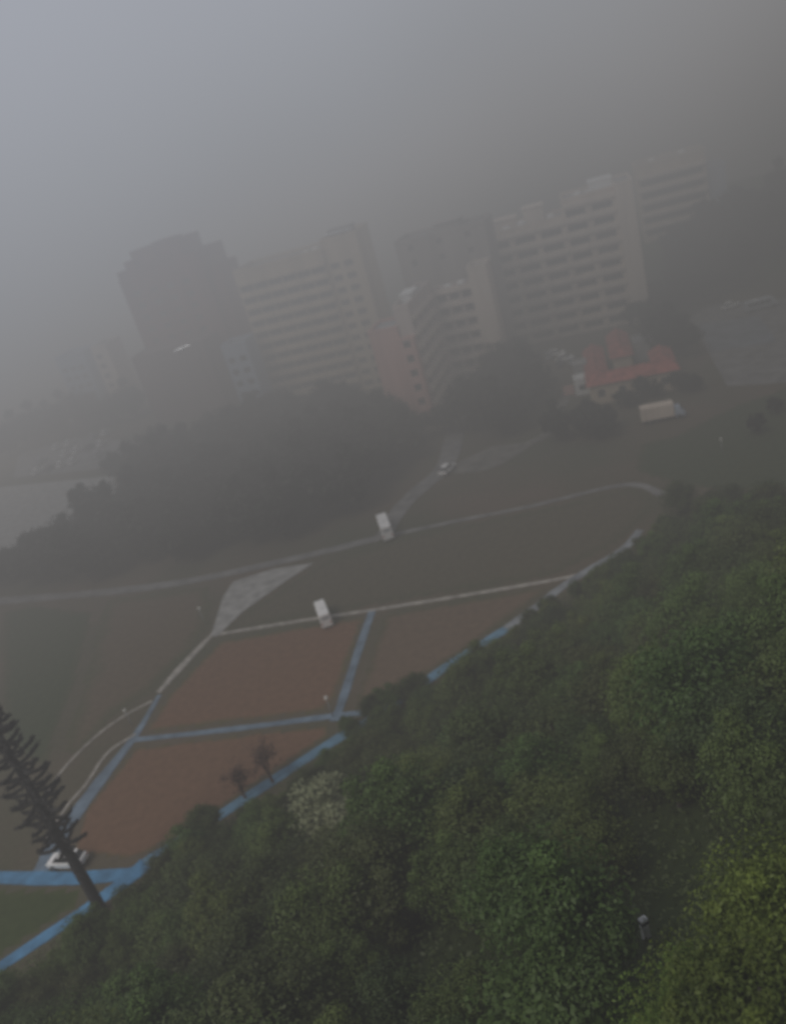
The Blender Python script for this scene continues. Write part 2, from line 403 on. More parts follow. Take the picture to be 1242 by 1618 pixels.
def tree_proto(name, seed, height, R, crown_lo, mat, n_clump=26, per=130, leaf=.34, label=None, bark=None, flat_top=1.0, cr=(.24, .42), shell=.45):
    rng = np.random.default_rng(seed)
    root = empty(name, (0, 0, 0), 0, label, 'tree')
    cz, hz_ = (crown_lo + height) / 2, (height - crown_lo) / 2 * flat_top
    cl = []
    for k in range(n_clump):
        d = unit(rng.normal(size=3)); d[2] = abs(d[2]) * 1.0 - .35 if rng.random() < .8 else d[2]
        q = unit(d) * (rng.random() ** shell); ph_ = math.atan2(q[1], q[0]); q = q * (1 + .30 * math.sin(2 * ph_ + seed) + .16 * math.sin(3 * ph_ + 2 * seed))
        cl.append((q[0] * R * .78 * rng.uniform(.8, 1.15), q[1] * R * .78 * rng.uniform(.8, 1.15), cz + q[2] * hz_ * .8))
    cl = np.array(cl); rad = rng.uniform(cr[0], cr[1], n_clump) * R
    C, Nn, T, S = [], [], [], []
    for c, r in zip(cl, rad):
        m = int(per * rng.uniform(.7, 1.25))
        d = unit(rng.normal(size=(m, 3))); q = rng.random(m) ** .33
        p = c + d * (q * r)[:, None] * np.array([1, 1, .72])
        C.append(p); Nn.append(unit(d + rng.normal(size=(m, 3)) * .55 + np.array([0, 0, .45])))
        T.append(np.clip(rng.uniform(.0, .85) + rng.normal(size=m) * .11 + .25 * d[:, 2], 0, 1)); S.append(rng.uniform(.6, 1.25, m) * leaf)  # random tint, plus light from above painted onto the clump tops
    ns_ = int(sum(len(c) for c in C) * .16); d = unit(rng.normal(size=(ns_, 3))); q = rng.random(ns_) ** .4
    C.append(d * q[:, None] * np.array([R * 1.12, R * 1.12, hz_ * 1.02]) + np.array([0, 0, cz])); Nn.append(unit(d + rng.normal(size=(ns_, 3)) * .7 + np.array([0, 0, .4]))); T.append(rng.uniform(.15, .6, ns_)); S.append(rng.uniform(.7, 1.5, ns_) * leaf)
    me = leaf_mesh('crown', np.concatenate(C), np.concatenate(Nn), np.concatenate(S), np.concatenate(T), mat, rng)
    ob = bpy.data.objects.new('crown', me); COL.objects.link(ob); ob.parent = root
    mb = MB(); r0 = .05 * R + .06
    tp = Vector((rng.normal() * .15, rng.normal() * .15, cz))
    mb.tube([(0, 0, -.8), (0, 0, 0), (tp.x * .5, tp.y * .5, cz * .5), tp, tp + Vector((.1, -.1, hz_ * .55))], [r0 * 1.35, r0 * 1.15, r0 * .85, r0 * .6, r0 * .2], 8)
    for c in cl[:9]:
        zb = crown_lo * .75 + rng.random() * .35 * (cz - crown_lo * .75); f_ = zb / cz
        st = Vector((tp.x * f_, tp.y * f_, zb)); e = Vector(c)
        mid = st.lerp(e, .5) + Vector((0, 0, -.08 * R))
        mb.tube([st, mid, e], [r0 * .45, r0 * .28, r0 * .08], 5)
    mb.build('trunk', bark or M['bark'], root, smooth=True)
    return root

def place(proto, x, y, z, s, rz, label=None, group=None, first=None, sz=None):
    o = copy_tree(proto)
    o.location = (x, y, z); o.rotation_euler = (random.gauss(0, .08), random.gauss(0, .08), rz); o.scale = (s, s, s * (sz or random.uniform(.88, 1.12)))
    if label: o['label'] = label
    if group: o['group'] = group
    return o

kinds = [
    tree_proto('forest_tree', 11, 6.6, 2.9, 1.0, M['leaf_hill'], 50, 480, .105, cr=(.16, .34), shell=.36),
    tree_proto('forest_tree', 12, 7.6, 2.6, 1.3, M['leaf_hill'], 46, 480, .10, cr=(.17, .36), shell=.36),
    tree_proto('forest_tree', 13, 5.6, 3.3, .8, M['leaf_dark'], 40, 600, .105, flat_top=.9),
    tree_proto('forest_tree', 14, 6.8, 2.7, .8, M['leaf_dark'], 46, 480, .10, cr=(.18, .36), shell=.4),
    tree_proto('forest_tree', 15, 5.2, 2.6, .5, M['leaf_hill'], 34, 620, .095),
]
klook = ['rounded green forest tree', 'tall narrow-crowned green forest tree', 'low spreading dark green forest tree', 'dark green dense forest tree', 'small bushy green forest tree']
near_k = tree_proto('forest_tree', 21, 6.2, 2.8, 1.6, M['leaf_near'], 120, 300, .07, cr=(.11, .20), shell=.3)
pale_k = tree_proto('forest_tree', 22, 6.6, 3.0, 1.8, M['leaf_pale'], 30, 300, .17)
brown_k = tree_proto('slender_tree', 23, 5.2, 1.6, .4, M['leaf_brown'], 24, 40, .13, cr=(.2, .4), shell=.6, bark=M['redbark'])
shrub_k = tree_proto('shrub', 24, 2.0, 1.25, .2, M['leaf_hill'], 12, 260, .11)
for o in [shrub_k]: o['category'] = 'shrub'

def top_px(x, y, z, h): return project(x, y, z + h)
gap_poly = [(925, 1520), (940, 1390), (1000, 1290), (1100, 1225), (1310, 1200), (1310, 1310), (1200, 1370), (1120, 1450), (1070, 1540), (990, 1560)]
taken = []
def free(x, y, r):
    return all((x - a) ** 2 + (y - b) ** 2 > (r + c) ** 2 * .24 for a, b, c in taken)

# single forest trees that the photograph lets one pick out
def special(proto, px, py, lift, s, label, sz=1.0, d_s=0):
    x, y, z = hit(px, py, lift)
    taken.append((x, y, 2.8 * s)); return place(proto, x, y, z - .1, s, random.uniform(0, 6), label, sz=sz)
special(pale_k, 512, 1286, 5.4, 1.25, 'pale grey-green tree with light leaf tips near the blue footpath', 1.0)
special(near_k, 1185, 1610, 4.0, .95, 'bright yellow-green tree nearest the viewer with crisp leaf clusters', 1.0)
special(near_k, 1250, 1470, 3.6, .92, 'olive green tree at the right edge behind the nearest bright tree', 1.0)
special(near_k, 1110, 1640, 3.0, .75, 'small bright green tree just left of the nearest bright tree', 1.0)
for (px, py, s, k, lab) in [
    (330, 1318, .82, 3, 'dark bushy tree hiding the blue path below the red field'),
    (225, 1440, .85, 2, 'dark tree at the foot of the slope right of the tall pine'),
    (300, 1348, .8, 0, 'green bushy tree beside the dark tree hiding the blue path'),
    (352, 1335, .72, 2, 'low dark tree just right of the tree hiding the blue path'),
    (385, 1322, .62, 4, 'small tree between the hidden stretch of blue path and the pale-tipped tree'),
    (262, 1378, .7, 3, 'dark tree beside the wide blue junction at the slope foot'),
    (618, 1112, .62, 0, 'green tree in the clump that hides the blue path by the right field'),
    (642, 1100, .6, 3, 'dark tree at the right of the clump hiding the blue path by the right field'),
    (578, 1168, .6, 2, 'low dark tree below the bend in the blue path'),
    (615, 1150, .7, 0, 'green tree behind the clump at the blue path bend'),
    (668, 1105, .6, 4, 'bushy tree at the forest edge below the right field'),
    (590, 1128, .62, 3, 'dark tree overlapping the end of the grey-blue cross path'),
    (552, 1148, .5, 4, 'small tree in front of the bend in the blue path'),
    (655, 1085, .55, 2, 'dark low tree hiding the blue path right of the cross path'),
    (838, 985, .5, 3, 'dark tree breaking the blue path below the upper lawn'),
    (950, 905, .5, 4, 'small green tree over the far end of the blue path'),
    (1022, 862, .5, 2, 'small dark tree hiding the end of the grey walk'),
    (1052, 838, .62, 3, 'dark tree between the grey walk end and the lawn path bend'),
    (760, 1035, .42, 4, 'small tree over the blue path below the right field'),
    (868, 955, .42, 2, 'low dark tree over the grey walk by the lawn'),
    (1075, 800, .95, 3, 'large dark tree at the far corner of the slope by the lawn path bend'),
    (1150, 800, 1.0, 2, 'broad dark tree on the far shoulder of the slope'),
    (1215, 805, 1.0, 3, 'dark tree on the far shoulder of the slope by the right edge')]:
    special(kinds[k], px, py, 2.6 * s, s, lab)
x, y, z = hit(388, 1262); place(brown_k, x, y, z, 1.0, 1.0, 'slender brown tree standing against the red field')
x, y, z = hit(432, 1238); place(brown_k, x, y, z, 1.08, 2.4, 'taller slender brown tree over the blue path edge', sz=1.15)

n_hill = 0
rng = random.Random(5)
yy = 2.0
while yy < 112:
    xx = -62.0
    while xx < 74:
        x = xx + rng.uniform(-1.5, 1.5); y = yy + rng.uniform(-1.5, 1.5)
        xx += 3.9
        d = float(foot_dist(x, y))
        if d < 4.2: continue
        z = tz(x, y)
        if math.sqrt(x * x + y * y + (z + 4 - CAMZ) ** 2) < 21: continue
        p = project(x, y, z + 4)
        if not p or not (-150 < p[0] < 1390 and 640 < p[1] < 1780): continue
        if inside(np.float64(p[0]), np.float64(p[1]), gap_poly): continue
        s = rng.uniform(.6, 1.22)
        if d < 16: s = min(s, max(.40, d * .082))
        if not free(x, y, 2.6 * s): continue
        k = rng.choices(range(5), [4, 3, 3, 3, 3])[0]
        zone = 'along the grass verge of the blue path' if d < 15 else ('half way up the forested slope' if d < 36 else 'high on the slope close to the viewer')
        taken.append((x, y, 2.6 * s)); n_hill += 1
        place(kinds[k], x, y, z - .1, s, rng.uniform(0, 6.3), klook[k] + ' ' + zone, klook[k] + 's ' + zone)
    yy += 3.9
# verge shrubs
n_sh = 0
for i in range(600):
    px, py = rng.uniform(-40, 1080), 0
    t = rng.random(); k = rng.randrange(1, 9); a, b = FP[k], FP[k + 1]
    x, y = a + (b - a) * t; nrm = np.array([b[1] - a[1], -(b[0] - a[0])]); nrm /= np.hypot(*nrm); q = rng.uniform(2.2, 9)
    x += nrm[0] * q; y += nrm[1] * q
    if n_sh > 60 or not free(x, y, .9): continue
    taken.append((x, y, .8)); n_sh += 1
    s = rng.uniform(.45, .9) * (.7 if q < 4 else 1)
    place(shrub_k, x, y, tz(x, y) - .05, s, rng.uniform(0, 6), 'low green shrub on the grass verge beside the blue path', 'low shrubs on the verge beside the blue path')

# undergrowth over the slope, and rough grass on the verge
def scatter(name, n, mat, size, test, zlift, seed):
    r = np.random.default_rng(seed)
    x = r.uniform(-75, 85, n * 6); y = r.uniform(0, 118, n * 6); d = foot_dist(x, y)
    k = test(d, x, y); x, y, d = x[k][:n], y[k][:n], d[k][:n]
    z = terrain(x, y) + r.random(len(x)) ** 1.5 * zlift
    N_ = unit(r.normal(size=(len(x), 3)) * .6 + np.array([0, 0, 1]))
    t = np.clip(.5 + .35 * np.sin(x * .4 + y * .23) + r.normal(size=len(x)) * .2, 0, 1)
    me = leaf_mesh(name, np.stack([x, y, z], 1), N_, r.uniform(.6, 1.3, len(x)) * size, t, mat, r)
    o = bpy.data.objects.new(name, me); COL.objects.link(o); return tag(o, kind='stuff')
scatter('undergrowth', 130000, M['under'], .15, lambda d, x, y: (d > 7) & (x * x + y * y > 16), 1.1, 3)
scatter('verge_grass', 70000, M['verge'], .13, lambda d, x, y: (d > 1.0) & (d < 11), .28, 4)

# park trees beyond the lawns
park = [
    tree_proto('park_tree', 31, 9.5, 4.4, 1.8, M['leaf_park'], 24, 90, .55),
    tree_proto('park_tree', 32, 11.0, 4.0, 2.2, M['leaf_park'], 24, 90, .55),
    tree_proto('park_tree', 33, 8.2, 4.8, 1.6, M['leaf_park'], 24, 90, .55, flat_top=.9),
]
plook = ['round dark park tree', 'tall dark park tree', 'low broad dark park tree']
def roadclear(x, y, z=0):
    for a, b, c in [((606, 848), (700, 742), 5.0), ((700, 742), (716, 700), 4.6), ((700, 744), (832, 704), 5.5), ((832, 704), (900, 616), 4.4), ((-420, 985), (250, 926), 5), ((250, 926), (600, 850), 5), ((600, 850), (840, 800), 4.5), ((840, 800), (1048, 772), 4)]:
        a, b = np.array(at(*a)), np.array(at(*b)); d = b - a; t = np.clip(((x - a[0]) * d[0] + (y - a[1]) * d[1]) / (d @ d), 0, 1)
        if np.hypot(x - a[0] - t * d[0], y - a[1] - t * d[1]) < c: return False
    return True
park_poly = [(-110, 156), (-80, 152), (-43, 138), (-10, 134), (-2, 142), (9, 152), (28, 154.5), (35, 160), (40, 172), (33, 188), (20, 168), (11, 165), (6, 182), (-4, 196), (-20, 209), (-30, 208), (-44, 203), (-58, 190), (-54, 170), (-75, 160), (-110, 168)]
groups = [
    (park_poly, 5.6, (.8, 1.12), 'in the dark wood between lawns and apartment blocks', 'trees of the wood between lawns and apartment blocks'),
    ([(38, 170), (41, 178), (41, 200), (34, 203), (28, 196)], 5.5, (.7, .9), 'in front of the hotel-like white block', 'trees in front of the white block'),
    ([(64, 162), (69, 164), (79, 190), (84, 201), (100, 207), (128, 208), (150, 208), (150, 235), (118, 232), (96, 228), (84, 214), (70, 192)], 5.8, (.8, 1.15), 'on the bank under the striped building on the right', 'trees on the bank under the striped building'),
    ([(-120, 262), (-92, 258), (-70, 262), (-75, 285), (-120, 290)], 8.0, (.9, 1.2), 'fading into fog behind the car park', 'trees fading into fog behind the car park'),
    ([(-66, 196), (-44, 206), (-34, 212), (-42, 222), (-70, 214)], 7.0, (.6, .8), 'below the dark stepped tower', 'trees below the dark stepped tower'),
]
groups += [
    ([(30, 141), (38, 137), (41, 139), (41, 149), (36, 150), (33, 146)], 4.6, (.5, .72), 'between the gate road and the lawn path', 'trees between the gate road and the lawn path'),
    ([(41, 137), (44, 135), (45, 143), (45, 150), (42, 152)], 4.6, (.5, .75), 'at the wood\'s end left of the white box truck', 'trees at the end of the wood beside the truck'),
    ([(45, 151.5), (60, 147), (64, 148), (64, 150), (47, 154.5)], 4.2, (.36, .5), 'in front of the red roofed house', 'small trees in front of the red roofed house'),
    ([(56, 120), (64, 112), (80, 108), (92, 120), (92, 130), (72, 132), (58, 126)], 6.5, (.3, .45), 'in the dim scrub on the right beyond the slope', 'low trees in the dim scrub on the right'),
]
ptaken = []
for poly, gap, (s0, s1), where, grp in groups:
    P = np.array(poly); yv = P[:, 1].min()
    while yv < P[:, 1].max():
        xv = P[:, 0].min()
        while xv < P[:, 0].max():
            x = xv + rng.uniform(-1.9, 1.9); y = yv + rng.uniform(-1.9, 1.9); xv += gap
            if not inside(np.float64(x), np.float64(y), poly) or not roadclear(x, y): continue
            z = tz(x, y); p = project(x, y, z + 5)
            if not p or not (-120 < p[0] < 1360): continue
            k = rng.randrange(3)
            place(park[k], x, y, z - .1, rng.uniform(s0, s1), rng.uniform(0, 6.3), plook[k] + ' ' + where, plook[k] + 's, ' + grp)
        yv += gap
for o in kinds + park + [near_k, pale_k, brown_k, shrub_k]:     # the patterns the copies were made from
    for c in list(o.children): bpy.data.objects.remove(c)
    bpy.data.objects.remove(o)

# ------------------------------------------------------------------ tall columnar pine
def make_pine():
    bx, by, bz = hit(158, 1434, .6)
    root = empty('columnar_pine', (bx, by, bz - .6), 0, 'tall dark columnar pine with short upswept branches by the blue path', 'tree')
    r = random.Random(3); Ht = 36.0
    mb = MB().tube([(0, 0, -1), (0, 0, 0), (.05, 0, 8), (0, .05, 18), (.05, 0, 28), (0, 0, Ht)], [.62, .56, .50, .36, .2, .04], 12)
    z = 9.8; C, Nn, S = [], [], []; nr = np.random.default_rng(9)
    while z < Ht - .5:
        q = 1 - (z - 8) / (Ht - 8); Lb = (.6 + 1.85 * min(1, q * 1.6)) * (1.0 if z > 11 else .85)
        nb = r.randint(6, 7); ph = r.random() * 6
        for k in range(nb):
            a = 2 * PI * k / nb + r.uniform(-.25, .25) + ph; ln = Lb * r.uniform(.72, 1.1); zz = z + r.uniform(-.12, .12)
            ca, sa = math.cos(a), math.sin(a); up_ = r.uniform(.05, .3); sd_ = r.uniform(-.12, .12)
            pts = [(ca * ln * t - sa * sd_ * ln * t * t, sa * ln * t + ca * sd_ * ln * t * t, zz + ln * (-.12 * math.sin(t * PI * .8) + up_ * t ** 2.2)) for t in (0, .3, .6, .85, 1)]
            mb.tube(pts, [.10, .13, .18, .17, .06], 6, mi=1)
            P = np.array(pts)
            for t in np.linspace(.2, 1.02, 20):
                i = min(int(t * 4), 3); c = P[i] + (P[i + 1] - P[i]) * (t * 4 - i)
                for _ in range(4):
                    d = unit(nr.normal(size=3)); C.append(c + d * nr.uniform(.10, .22)); Nn.append(unit(np.cross(d, nr.normal(size=3)))); S.append(nr.uniform(.09, .22))
        z += r.uniform(.95, 1.25)
    mb.build('trunk', [M['barkdk'], M['pine']], root, smooth=True)
    me = leaf_mesh('crown', np.array(C), np.array(Nn), np.array(S), nr.random(len(S)), M['pine'], nr, .3)
    o = bpy.data.objects.new('crown', me); COL.objects.link(o); o.parent = root
    return root
make_pine()

# ------------------------------------------------------------------ buildings
YAW = math.radians(-17)
def window_mesh(w, h, bars=1):
    mb = MB(); t = .09
    mb.box(-w / 2, w / 2, -.06, .06, -h / 2, -h / 2 + t); mb.box(-w / 2, w / 2, -.06, .06, h / 2 - t, h / 2)
    mb.box(-w / 2, -w / 2 + t, -.055, .055, -h / 2 + t, h / 2 - t); mb.box(w / 2 - t, w / 2, -.055, .055, -h / 2 + t, h / 2 - t)
    for i in range(bars):
        x = -w / 2 + w * (i + 1) / (bars + 1); mb.box(x - t / 2, x + t / 2, -.05, .05, -h / 2 + t, h / 2 - t)
    return mb
_wc = {}
def window(parent, w, h, loc, rz, bars=1, glass=None, name='window'):
    glass = glass or random.choices(('glass', 'glassmid', 'glasspale'), (6, 3, 1.2))[0]
    key = (round(w, 2), round(h, 2), bars, glass)
    if key not in _wc:
        f = window_mesh(w, h, bars).build(name, M['frame'], None)
        p = MB().box(-w / 2 + .04, w / 2 - .04, -.012, .012, -h / 2 + .04, h / 2 - .04).build('pane', M[glass or 'glass'], f)
        _wc[key] = (f.data, p.data); o = f
    else:
        fd, pd = _wc[key]
        o = bpy.data.objects.new(name, fd); COL.objects.link(o)
        p = bpy.data.objects.new('pane', pd); COL.objects.link(p); p.parent = o
    o.parent = parent; o.location = loc; o.rotation_euler = (0, 0, rz)
    return o

def facade(mb, o, u, W, z0, z1, cols, rows, reveal, mi=0):
    """wall face from o along unit vector u (outward normal to the right of u), with real openings at cols x rows"""
    u = Vector(u); nrm = Vector((u.y, -u.x, 0)); o = Vector(o)
    xs = sorted({0, W, *[c for p in cols for c in p]}); zs = sorted({z0, z1, *[c for p in rows for c in p]})
    pt = lambda a, z, d=0: o + u * a + Vector((0, 0, z)) - nrm * d
    ic = lambda a, b: any(abs(a - p[0]) < 1e-6 and abs(b - p[1]) < 1e-6 for p in cols); ir = lambda a, b: any(abs(a - p[0]) < 1e-6 and abs(b - p[1]) < 1e-6 for p in rows)
    for a, b in zip(xs[:-1], xs[1:]):
        for c, d in zip(zs[:-1], zs[1:]):
            if ic(a, b) and ir(c, d):
                mb.add([pt(a, c), pt(b, c), pt(b, d), pt(a, d), pt(a, c, reveal), pt(b, c, reveal), pt(b, d, reveal), pt(a, d, reveal)],
                       [(0, 1, 5, 4), (1, 2, 6, 5), (2, 3, 7, 6), (3, 0, 4, 7)], mi)
            else: mb.add([pt(a, c), pt(b, c), pt(b, d), pt(a, d)], [(0, 1, 2, 3)], mi)

def block(parent, x0, x1, y0, y1, h, wall, cols=(), rows=(), side='front', z0=-2, reveal=.55, roof='greyroof', parapet=.9, bars=1, skip=None, name='wall', glass=None):
    """a block: walls (openings on one face), roof slab and parapet as parts of the building"""
    mb = MB(); faces = dict(front=((x0, y0, 0), (1, 0, 0), x1 - x0), right=((x1, y0, 0), (0, 1, 0), y1 - y0), back=((x1, y1, 0), (-1, 0, 0), x1 - x0), left=((x0, y1, 0), (0, -1, 0), y1 - y0))
    for k, (o, u, W) in faces.items():
        facade(mb, o, u, W, z0, h, cols if k == side else (), rows if k == side else (), reveal)
    mb.build(name, M[wall], parent)
    MB().box(x0 + .02, x1 - .02, y0 + .02, y1 - .02, h - .35, h - .02).build('roof', M[roof], parent)
    if parapet:
        p = MB(); t = .3; e = .06
        p.box(x0 - e, x1 + e, y0 - e, y0 + t, h, h + parapet); p.box(x0 - e, x1 + e, y1 - t, y1 + e, h, h + parapet)
        p.box(x0 - e, x0 + t, y0 + t, y1 - t, h, h + parapet); p.box(x1 - t, x1 + e, y0 + t, y1 - t, h, h + parapet)
        p.build('parapet', M[wall], parent)
    o, u, W = faces[side]; u = Vector(u); nrm = Vector((u.y, -u.x, 0)); rz = math.atan2(u.y, u.x)
    for i, (a, b) in enumerate(cols):
        for j, (c, d) in enumerate(rows):
            if skip and skip(i, j): continue
            q = Vector(o) + u * (a + b) / 2 - nrm * (reveal - .08); window(parent, b - a, d - c, (q.x, q.y, (c + d) / 2), rz, bars, glass)

def rooftank(parent, x, y, z, r=1.0, h=1.5):
    MB().lathe([(r * .96, 0), (r, .06), (r, h * .8), (r * .85, h * .92), (r * .3, h)], 16, c=(x, y, z)).build('roof_tank', M['white'], parent, smooth=True)
def roofbox(parent, x0, x1, y0, y1, z, h, mat, name='stair_head'):
    mb = MB(); mb.box(x0, x1, y0, y1, z, z + h).box(x0 - .25, x1 + .25, y0 - .25, y1 + .25, z + h, z + h + .22)
    mb.build(name, M[mat], parent)
def band(parent, x0, x1, y0, z, mat, out=.35, h=.95, name='balcony'):
    MB().box(x0, x1, y0 - out, y0 - .003, z, z + h).build(name, M[mat], parent)

# white block on the right: long lower part, taller part and plain end bay
R_ = empty('apartment_building', (42, 216, 0), YAW, 'pale grey block with rows of dark recessed windows and plain right end bay', 'building')
fl = 3.55
rows = [(.9 + fl * i, 2.55 + fl * i) for i in range(8)]
colsL = [(1.0 + 6.6 * i, 6.2 + 6.6 * i) for i in range(3)]
block(R_, 0, 20.4, 0, 13, 29.3, 'hotelwall', colsL, rows, reveal=1.1, bars=2, parapet=1.0)
rows2 = [(.9 + fl * i, 2.55 + fl * i) for i in range(9)]
block(R_, 20.4, 33.2, -.25, 14, 33.0, 'hotelwall', [(.5, 5.4), (7.0, 11.9)], rows2, reveal=1.1, bars=2, parapet=1.0)
block(R_, 33.2, 37.4, -1.6, 14.5, 34.0, 'hotelband', parapet=.7)
for i in range(8):
    band(R_, 0.05, 20.35, 0, -.35 + fl * i + fl, 'hotelband', .5, .95)
for i in range(9):
    band(R_, 20.45, 33.15, -.25, -.35 + fl * i + fl, 'hotelband', .5, .95)
roofbox(R_, 2.5, 8.5, 4, 10, 29.2, 2.8, 'hotelwall'); roofbox(R_, 10.5, 15.5, 5, 11, 29.2, 4.0, 'hotelband')
rooftank(R_, 6.0, 2.4, 29.2); rooftank(R_, 9.8, 3.2, 29.2, 1.1, 1.8); rooftank(R_, 17.2, 5.0, 29.2)
roofbox(R_, 27.5, 33, 4, 11, 32.9, 2.6, 'white'); rooftank(R_, 24.5, 3.5, 32.9)
MB().box(26.2, 33.0, 1.5, 3.6, 33.9, 34.15).box(26.3, 26.5, 1.7, 1.9, 32.9, 33.9).box(32.7, 32.9, 1.7, 1.9, 32.9, 33.9).build('roof_canopy', M['white'], R_)

# stepped complex in the middle with pink annex
CY = math.radians(-22)
K_ = empty('apartment_building', (15.5, 176.4, 0), CY, 'stepped beige apartment complex with a pink annex and slanting window rows', 'building')
fl = 3.3
block(K_, -10.2, -3.42, -.6, 9, 22.0, 'pink', parapet=.6)
block(K_, -3.38, 0, -2.2, -.02, 19.4, 'pink', [(.9, 2.5)], [(1.2 + fl * i, 2.9 + fl * i) for i in range(6)], reveal=.5, parapet=.4)
block(K_, -3.4, 0, 0, 22, 25.6, 'rosewall', [(1.0, 4.6), (6.2, 9.8), (11.4, 15.0), (16.6, 20.2)], [(1.0 + fl * i, 2.7 + fl * i) for i in range(7)], side='right', reveal=.8, bars=2, parapet=1.0)
block(K_, .02, 9.6, 22.0, 26.9, 23.0, 'rosewall', [(.7, 3.0), (3.8, 6.1), (6.9, 9.0)], [(1.0 + fl * i, 2.7 + fl * i) for i in range(7)], reveal=.8, bars=2, parapet=1.0)
block(K_, 9.62, 14.0, 20.4, 26.9, 27.0, 'hotelband', parapet=.8)
block(K_, -7.5, 14.6, 27.02, 38, 35.2, 'beigedk', [(3 + 7 * i, 4.4 + 7 * i) for i in range(3)], [(29.6, 31.0), (33.2, 34.6)], reveal=.2, parapet=1.0, glass='glasspale')
for i in range(7):
    MB().box(.003, .5, .4, 21.5, -.4 + fl * (i + 1), .5 + fl * (i + 1)).build('balcony', M['hotelband'], K_)
for i in range(7):
    band(K_, .55, 9.55, 22.0, -.4 + fl * (i + 1), 'hotelband', .45, .9)
roofbox(K_, -3.0, -.6, 6, 12, 25.5, 1.8, 'white'); rooftank(K_, 3.5, 24, 22.9); rooftank(K_, 6.8, 24.4, 22.9, 1.1, 1.7)
roofbox(K_, 2, 8, 30, 36, 35.1, 2.2, 'beigedk')

# long beige block left of centre
D_ = empty('apartment_building', (-23.4, 225.0, 0), YAW, 'long beige block with faint horizontal window bands and roof sheds', 'building')
fl = 3.15
rows = [(1.0 + fl * i, 2.5 + fl * i) for i in range(11)]
block(D_, 1.2, 26, 0, 15, 37.5, 'beige', [(.5 + 4.05 * i, 4.2 + 4.05 * i) for i in range(6)], rows, reveal=.3, parapet=1.0, glass='glasspale')
block(D_, 26.02, 35.5, .6, 16, 39.4, 'beige', [(1.0, 3.4), (4.6, 7.0)], rows, reveal=.3, parapet=1.0, glass='glasspale')
for i in range(11):
    band(D_, 1.3, 25.9, 0, -.45 + fl * (i + 1), 'beige', .3, .8)
roofbox(D_, 28, 34, 3, 8, 39.3, 2.2, 'beigedk')
MB().box(27, 34.5, .9, 2.6, 40.9, 41.15).box(27.1, 27.3, 1.1, 1.3, 39.3, 40.9).box(34.2, 34.4, 1.1, 1.3, 39.3, 40.9).build('roof_canopy', M['white'], D_)
rooftank(D_, 24.0, 2.2, 37.4, 1.0, 1.4); rooftank(D_, 21.4, 2.0, 37.4, .8, 1.2)

# dark stepped tower in the fog
T_ = empty('tower_block', (-64, 259, 0), YAW, 'dark stepped tower block fading into the fog', 'building')
block(T_, 6.5, 33, 0, 20, 43.0, 'darkbrick', [(3 + 5.4 * i, 5.2 + 5.4 * i) for i in range(4)], [(4 + 3.6 * i, 5.6 + 3.6 * i) for i in range(10)], reveal=.3, parapet=1.2)
block(T_, 11.5, 28, 2.5, 17, 47.5, 'darkbrick', z0=42.7, parapet=1.2)
block(T_, 9.0, 12.4, 1.4, 6, 45.8, 'darkbrick', z0=42.7, parapet=.6)
block(T_, 4.4, 6.45, 3, 16, 41.0, 'darkbrick', parapet=.8)
block(T_, 33.05, 36.6, 2, 18, 38.0, 'darkbrick', parapet=.8)
roofbox(T_, 18, 24, 6, 13, 47.4, 1.8, 'darkbrick')
block(T_, 6.5, 30, -10.5, -.05, 20.9, 'darkpodium', parapet=.5, roof='darkpodium')

# narrow pale blue house at the foot of the tower
E_ = empty('apartment_building', (-29.2, 217, 0), YAW, 'narrow pale blue-grey block squeezed between dark tower and beige block', 'building')
block(E_, -1.6, 5.2, 0, 7.5, 21.5, 'paleblue', [(.8, 2.6), (4.0, 5.9)], [(1 + 3.2 * i, 2.6 + 3.2 * i) for i in range(6)], parapet=.8)

# striped building on the bank at the right
S_ = empty('office_building', (92.5, 240, tz(96, 240)), YAW, 'hazy building with horizontal balcony stripes on the wooded bank', 'building')
zb = tz(96, 240)
block(S_, 0, 18.5, 0, 12, 32.5 - zb, 'beige', [(.8, 17.7)], [(1.0 + 3.4 * i, 2.6 + 3.4 * i) for i in range(5)], z0=-6, reveal=1.0, bars=8, parapet=.9)
for i in range(5): band(S_, .1, 18.4, 0, -.3 + 3.4 * (i + 1), 'hotelband', .7, .9)
block(S_, 18.52, 23.5, 1, 12, 27.5 - zb, 'paleblue', z0=-6, parapet=.7)
rooftank(S_, 5, 4, 32.4 - zb, .9, 1.3); rooftank(S_, 13, 3.5, 32.4 - zb, 1.0, 1.5)

# ghostly blocks far left
for (px, py, w, h, lab, mat) in [((118), 640, 11, 22, 'faint pale block dissolving into fog left of the tower', 'paleblue'), (178, 636, 5.5, 24, 'faint slim block with light edge beside the dark tower', 'hotelwall')]:
    x, y = at(px, py, 6); o = empty('apartment_building', (x, y, 0), YAW, lab, 'building')
    block(o, 0, w, 0, 10, h, mat, [(1 + 3.2 * i, 3 + 3.2 * i) for i in range(int(w // 3.3))], [(1.2 + 3.2 * i, 2.8 + 3.2 * i) for i in range(int(h // 3.3))], parapet=.8, reveal=.15, glass='glasspale')

